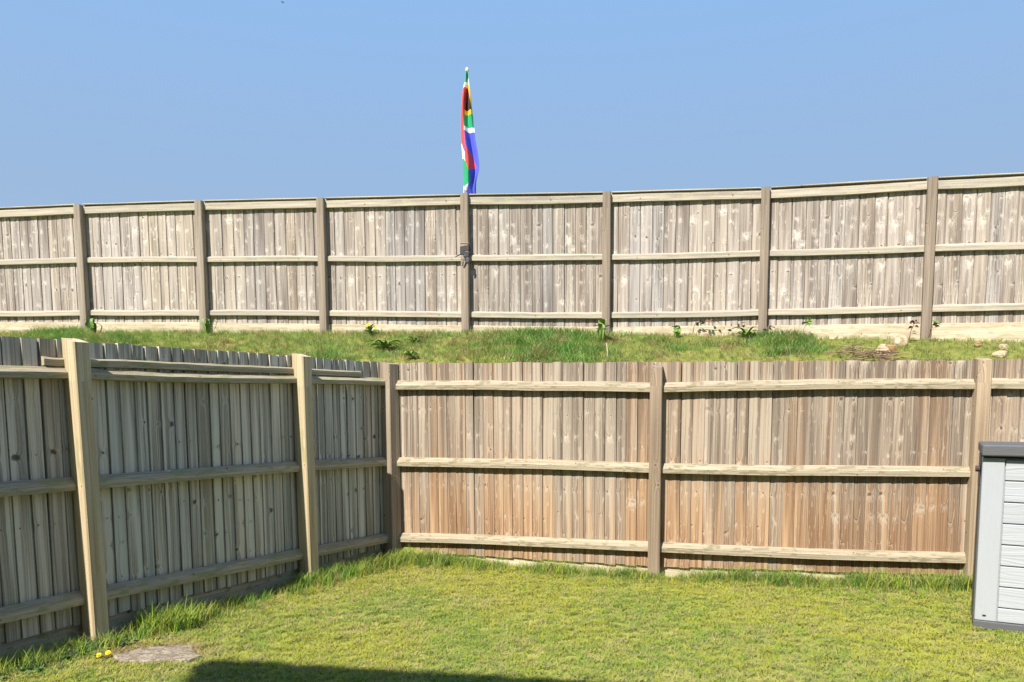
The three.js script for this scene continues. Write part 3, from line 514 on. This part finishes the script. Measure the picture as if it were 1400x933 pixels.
// ---------------------------------------------------------------- things on the lawn and bank
function onBank(px, py) { let best = null; for (let Z = 7.2; Z < 12.2; Z += .01) { const p = atDist(px, py, Z); if (p.y <= bankY(p.x, p.z)) { best = p; break; } } return best ?? atDist(px, py, 11); }
const base = (px, py) => { const p = onBank(px, py); p.y = bankY(p.x, p.z); return p; };
{ // slab sunk in the lawn
  const pts = []; for (let k = 0; k < 22; k++) { const a = k / 22 * 6.283, e = .78 + .5 * noise(k * .8, 2, 131); pts.push(new THREE.Vector2(Math.sign(Math.cos(a)) * Math.pow(Math.abs(Math.cos(a)), .7) * .225 * e, Math.sign(Math.sin(a)) * Math.pow(Math.abs(Math.sin(a)), .7) * .125 * e)); }
  const g = new THREE.ExtrudeGeometry(new THREE.Shape(pts), { depth: .045, bevelEnabled: true, bevelSize: .008, bevelThickness: .006, bevelSegments: 2 }).rotateX(-Math.PI / 2);
  const [m, b] = makeTex(256, 256, (i, j) => { const a = fbm(i / 26, j / 26, 133), f = noise(i / 1.6, j / 1.6, 134), t = clamp(.5 + 1.2 * (a - .5) + .8 * (f - .5)); let c = mix3([.17, .13, .095], [.42, .36, .28], t); if (noise(i / 9, j / 9, 135) > .6) c = mix3(c, [.16, .11, .06], .7); return [...c, t]; }); m.repeat.set(2.5, 2.5); b.repeat.set(2.5, 2.5);
  const s = solo('stone_slab', g, new THREE.MeshStandardMaterial({ map: m, bumpMap: b, bumpScale: .006, roughness: .95 }), 'flat grey stone slab sunk in the lawn near the leaning pale post', 'stone slab'); s.position.set(slabC.x, -.032, slabC.z); s.rotation.y = .1;
}
function leafGeo(len, w, curl, wavy = 0) {
  const n = 6, pos = [], idx = []; for (let k = 0; k <= n; k++) { const t = k / n, ww = w * Math.pow(Math.sin(Math.PI * clamp(t * .92 + .06)), .8) * (1 + wavy * (k % 2 ? .25 : -.2)), x = len * t, y = len * curl * Math.sin(t * 2.2) * .6 - len * .25 * t * t; pos.push(x, y + ww * .22, -ww / 2, x, y, 0, x, y + ww * .22, ww / 2); }
  for (let k = 0; k < n; k++) for (const s of [0, 1]) { const a = k * 3 + s, b = a + 1, c = a + 3, d = a + 4; idx.push(a, b, c, b, d, c); }
  const g = new THREE.BufferGeometry(); g.setAttribute('position', new THREE.Float32BufferAttribute(pos, 3)); g.setIndex(idx); g.computeVertexNormals(); return g;
}
const leafM = [[.10, .20, .035], [.15, .26, .05], [.20, .29, .06]].map((c) => plain(...c, { roughness: .55, side: THREE.DoubleSide })), yellow = plain(.75, .52, .01, { side: THREE.DoubleSide }), stemM = plain(.16, .19, .06), cane = plain(.32, .24, .15), deadLeaf = plain(.13, .075, .045, { side: THREE.DoubleSide });
function rosette(name, label, p, n, len, w, up, o = {}) {
  const t = thing(name, label, o.category ?? 'plant', p, o.group), q = rng(o.seed ?? 1);
  const gs = [0, 1, 2].map((k) => leafGeo(len * (.75 + .2 * k), w, up * (.8 + .25 * k), o.wavy ?? 0));
  for (let k = 0; k < n; k++) { const m = part('leaf', gs[k % 3], leafM[(k + (o.tone ?? 0)) % 3], t, V(0, .004, 0), k / n * 6.283 + q() * .6); m.rotation.order = 'YXZ'; m.rotation.z = (up - .25) * (.5 + q()); }
  return t;
}
function flower(t, x, h, z) { part('stalk', tube([V(0, 0, 0), V(x * .6, h * .55, z * .6), V(x, h, z)], .003, .0025, 5), stemM, t); const gs = []; for (let r = 0; r < 2; r++) for (let k = 0; k < 11; k++) { const g = new THREE.PlaneGeometry(.024 - r * .007, .011); g.translate(.014 - r * .004, 0, 0); g.rotateX(-Math.PI / 2); g.rotateZ(.25 + r * .5); g.rotateY(k / 11 * 6.283 + r * .3); gs.push(g); } part('bloom', mergeGeometries(gs), yellow, t, V(x, h, z)).rotation.x = .7; }
{
  let t = rosette('dandelion', 'leafy dandelion with yellow flowers on the bank', base(506, 460), 16, .17, .035, .75, { seed: 3, wavy: 1, category: 'dandelion' }); flower(t, -.03, .13, .09); flower(t, .10, .10, .13); flower(t, -.005, .15, .06);
  rosette('broadleaf_weed', 'spreading long leaved weed on the bank below the dandelion flowers', base(526, 478), 18, .25, .045, .45, { seed: 5, tone: 1, category: 'weed' });
  rosette('broadleaf_weed', 'small dark rosette weed on the bank right of the spreading weed', base(567, 470), 9, .16, .04, .5, { seed: 6, category: 'weed' });
  rosette('broadleaf_weed', 'low rosette weed just above the lower fence corner', base(562, 489), 8, .13, .045, .5, { seed: 8, category: 'weed' });
  const d = rosette('dock_plant', 'tall broad leaved dock plant below an upper fence post', base(822, 470), 11, .27, .085, .95, { seed: 9, category: 'plant' });
  const sp = base(830, 492); sp.y -= .03; solo('garden_cane', tube([V(0, 0, 0), V(.005, .12, .004), V(-.008, .22, .0)], .008, .006, 6), plain(.55, .45, .32), 'short pale cane stuck in the bank beneath the dock plant', 'cane').position.copy(sp);
  rosette('dock_plant', 'pale bushy weed against the gravel board of the tall fence', base(925, 463), 13, .13, .06, 1.05, { seed: 10, tone: 1, category: 'plant' });
  rosette('dock_plant', 'long leaved green plant at the foot of an upper post', base(1021, 464), 14, .2, .045, .6, { seed: 11, tone: 1, category: 'plant' });
  rosette('broadleaf_weed', 'leafy weed beside the shaded side of a bank top post', base(1278, 465), 11, .14, .05, .6, { seed: 12, category: 'weed' });
  rosette('broadleaf_weed', 'tall weed growing at the tall fence left end', base(129, 453), 9, .2, .05, 1.2, { seed: 14, tone: 1, category: 'weed' });
  rosette('broadleaf_weed', 'yellow green weed at the foot of the pale bank top post', base(284, 455), 14, .2, .045, 1.1, { seed: 15, tone: 2, category: 'weed' });
  rosette('broadleaf_weed', 'upright leafy weed on the bank beyond the dry stones', base(1385, 464), 12, .16, .035, .9, { seed: 16, tone: 1, category: 'weed' });
  const lp = onGround(133, 903); lp.y = .0; t = rosette('buttercup', 'small yellow flowered plant in the lawn beside the stone slab', lp, 12, .07, .022, .7, { seed: 17, tone: 1, category: 'flower' }); flower(t, .02, .05, .01); flower(t, .085, .06, -.04); t.scale.setScalar(.6);
}
// bramble stems creeping on the gravel boards
function bramble(label, pts, live, seed) {
  const q = rng(seed), w = pts.map(([px, py]) => { const Zp = -zAlong(upP, atDist(px, py, 10.3).x).z; const p = atDist(px, py, Zp - .03); return p; }), b0 = w[0];
  const t = thing('bramble', label, 'bramble', b0, 'brambles on the gravel boards'), L = w.map((p) => p.clone().sub(b0)); delete t.userData.group;
  const cr = new THREE.CatmullRomCurve3(L); part('stem', tube(cr.getPoints(18), .005, .003, 5), live ? stemM : deadLeaf, t);
  const lg = leafGeo(.055, .04, .2); const n = live ? 12 : 10; for (let k = 0; k < n; k++) { const p = cr.getPoint(live ? .72 + .28 * q() : q()); p.x += (q() - .5) * .06; p.y += (q() - .5) * .06; p.z += .02 * q(); const m = part('leaf', lg, live ? leafM[1 + k % 2] : pick([deadLeaf, leafM[0], deadLeaf], q), t, p, q() * 6.28); m.rotation.order = 'YXZ'; m.rotation.z = (q() - .5) * 1.4; m.rotation.x = q(); }
}
bramble('dead brown bramble arching over the gravel board', [[947, 459], [951, 443], [963, 440], [978, 441]], false, 1);
bramble('brown leaved bramble climbing beside the long leaved green plant', [[995, 461], [998, 452], [1008, 447], [1020, 446]], false, 2);
bramble('bright green sprig climbing the gravel board of the tall fence', [[1100, 462], [1099, 450], [1103, 444], [1106, 437]], true, 3);
bramble('dry bramble clump against the gravel board beside a dark post', [[1243, 465], [1246, 452], [1250, 444], [1253, 439]], false, 4);
bramble('brown bramble leaves on the shaded side of a dark post', [[1270, 462], [1274, 448], [1278, 442], [1282, 447]], false, 5);
bramble('dark leaved bramble at the foot of a bank top post', [[1047, 462], [1048, 453], [1050, 449], [1053, 450]], false, 6);
const TW1 = plain(.2, .12, .08), TW2 = plain(.28, .18, .12); function deadLeafTwig(q) { return q() < .5 ? TW1 : TW2; }
// rubble and sticks on the bank
const stoneG = [0, 1, 2].map((s) => { const g = new THREE.IcosahedronGeometry(1, 3), p = g.attributes.position; for (let i = 0; i < p.count; i++) { const v = V(p.getX(i), p.getY(i), p.getZ(i)); const f = .75 + .5 * fbm(v.x * 1.3 + s * 7 + 5, v.y * 1.3 + v.z * 1.1 + 5, 141); v.multiplyScalar(f); v.x = Math.sign(v.x) * Math.min(Math.abs(v.x), .8); p.setXYZ(i, v.x, v.y, v.z); } g.computeVertexNormals(); return g; });
const [stM, stB] = makeTex(128, 128, (i, j) => { const t = clamp(.5 + 1.3 * (fbm(i / 14, j / 14, 143) - .5) + .5 * (noise(i / 2, j / 2, 144) - .5)); return [...mix3([.30, .21, .11], [.62, .52, .36], t), t]; });
const stoneM = new THREE.MeshStandardMaterial({ map: stM, bumpMap: stB, bumpScale: .01, roughness: .95 }), stoneBrown = new THREE.MeshStandardMaterial({ map: stM, bumpMap: stB, bumpScale: .01, roughness: .95, color: new THREE.Color().setRGB(.7, .55, .4) });
[[1229, 475, .085, .075, 'large pale rough stone topping the rubble by the sticks', 0], [1218, 481, .075, .045, 'brown stone between two paler stones of the rubble', 1], [1208, 483, .08, .04, 'pale flat stone beside the dry sticks', 0], [1207, 478, .05, .03, 'small pale stone behind the flat stone by the dry sticks', 0], [1372, 477, .05, .03, 'lone white stone lying in the bank grass', 0], [1368, 488, .07, .035, 'buff flat stone just above the lower fence', 0], [1338, 474, .045, .025, 'small buff stone half hidden in bank grass', 1]].forEach(([px, py, rx, ry, label, br], k) => { const p = base(px, py), m = solo('stone', stoneG[k % 3], br ? stoneBrown : stoneM, label, 'stone', 'stones on the bank'); m.scale.set(rx * 1.15, ry * 1.45, rx * .9); m.position.copy(p); m.position.y += ry * .45; m.rotation.y = k * 1.7; });
{ const b0 = base(1186, 489), t = thing('twig_pile', 'heap of dry brown sticks on the bank beside the stones', 'sticks', b0), q = rng(31);
  for (let k = 0; k < 80; k++) { const x = (q() - .5) * .6, z = (q() - .5) * .34, a = q() * 3.14, l = .12 + .25 * q(), y = bankY(b0.x + x, b0.z + z) - b0.y + .012 + .07 * q() * (1 - Math.abs(x) * 1.8), dy = (q() - .4) * .1; part('twig', tube([V(x - Math.cos(a) * l / 2, y - dy / 2, z - Math.sin(a) * l / 2), V(x + (q() - .5) * .02, y + .006, z), V(x + Math.cos(a) * l / 2, y + dy / 2, z + Math.sin(a) * l / 2)], .0055, .003, 4), q() < .35 ? cane : deadLeafTwig(q), t); }
}


{ const t = thing('bird', 'tiny dark bird flying high in the clear sky', 'bird', atDist(386.5, 3.2, 70)), m = plain(.03, .03, .035);
  const bodyG = new THREE.SphereGeometry(.5, 12, 8); bodyG.scale(.22, .07, .075); part('body', bodyG, m, t);
  for (const s of [-1, 1]) part('wing', loft([[V(-.06, 0, 0), V(.06, .005, 0), V(.0, .012, 0)], [V(-.05, .04, s * .1), V(.05, .045, s * .1), V(0, .05, s * .1)], [V(-.08, .02, s * .22), V(-.05, .022, s * .22), V(-.065, .026, s * .22)]]), m, t);
  part('tail', loft([[V(-.09, 0, -.02), V(-.09, 0, .02), V(-.09, .012, 0)], [V(-.18, 0, -.035), V(-.18, 0, .035), V(-.18, .006, 0)]]), m, t); t.rotation.y = -.5; t.rotation.z = -.3; }
// ---------------------------------------------------------------- the house behind the camera, whose eaves shade the near lawn
{
  const HE = 5.6, k = HE / Math.tan(EL), s0 = onGround(296, 906), s1 = onGround(725, 932), a = -Math.atan2(s1.z - s0.z, s1.x - s0.x);
  const t = thing('house', 'two storey brick house with tiled gable roof facing the lawn', 'house', V(s0.x - Math.sin(AZ) * k, 0, s0.z + Math.cos(AZ) * k)); t.rotation.y = a;
  const [bm, bb] = makeTex(512, 512, (i, j) => { const v = j / 512 * 8, r = Math.floor(v), u = i / 512 * 3 + (r % 2) * .5, m = (v % 1) < .14 || (u % 1) < .05 ? 1 : 0, b = hash(Math.floor(u) % 3, r, 9), n = noise(i / 3, j / 3, 8); const c = m ? [.42, .38, .32] : mix3([.28, .11, .06], [.42, .2, .11], clamp(b * .7 + n * .4)); return [...c, m ? .2 : .6 + .3 * n]; });
  const brick = new THREE.MeshStandardMaterial({ map: bm, bumpMap: bb, bumpScale: .008, roughness: .9 }), tile = plain(.11, .075, .06, { roughness: .85 }), white = plain(.78, .78, .76, { roughness: .4 }), glass = plain(.03, .035, .04, { roughness: .05 });
  const bx = (x0, x1, y0, y1, z0, z1) => { const g = new THREE.BoxGeometry(x1 - x0, y1 - y0, z1 - z0).translate((x0 + x1) / 2, (y0 + y1) / 2, (z0 + z1) / 2), p = g.attributes.position, n = g.attributes.normal, uv = g.attributes.uv; for (let i = 0; i < p.count; i++) uv.setXY(i, (Math.abs(n.getX(i)) > .5 ? p.getZ(i) : p.getX(i)) / .68, p.getY(i) / .6); return g; };
  const w0 = .3, D = 8, L = 9;
  part('wall', bx(.06, L, -.1, HE - .12, w0, w0 + D), brick, t);
  const gable = new THREE.Shape([new THREE.Vector2(w0, HE - .13), new THREE.Vector2(w0 + D, HE - .13), new THREE.Vector2(w0 + D / 2, HE + 2.25)]);
  for (const x of [.06, L - .25]) part('gable', new THREE.ExtrudeGeometry(gable, { depth: .25, bevelEnabled: false }).rotateY(-Math.PI / 2).translate(x + .25, 0, 0), brick, t);
  const rise = 2.55, run = w0 + D / 2, ln = Math.hypot(rise, run);
  for (const sgn of [1, -1]) { const g = new THREE.BoxGeometry(L + .1, .09, ln + .02).translate(L / 2, -.045, ln / 2), r = part('roof_slope', g, tile, t, V(0, HE, 0)); if (sgn > 0) r.rotation.x = -Math.atan2(rise, run); else { r.position.set(0, HE, 2 * run); r.rotation.order = 'YXZ'; r.rotation.x = Math.atan2(rise, run); r.geometry.translate(0, 0, -ln); } }
  part('gutter', bx(0, L, HE - .12, HE - .02, -.06, .05), white, t);
  for (const [x, y, ww, hh] of [[1.6, 3.3, 1.3, 1.1], [5.6, 3.3, 1.3, 1.1], [6.2, 1.0, 1.4, 1.1], [2.4, .05, 1.8, 2.05]]) { const f = part(hh > 2 ? 'patio_door' : 'window', bx(x, x + ww, y, y + hh, w0 - .03, w0 + .05), white, t); for (const q of [0, 1]) part('pane', bx(x + .06 + q * ww / 2, x + ww / 2 - .03 + q * (ww / 2 - .03), y + .06, y + hh - .06, w0 - .036, w0), glass, f); }
}
renderer.render(scene, camera);
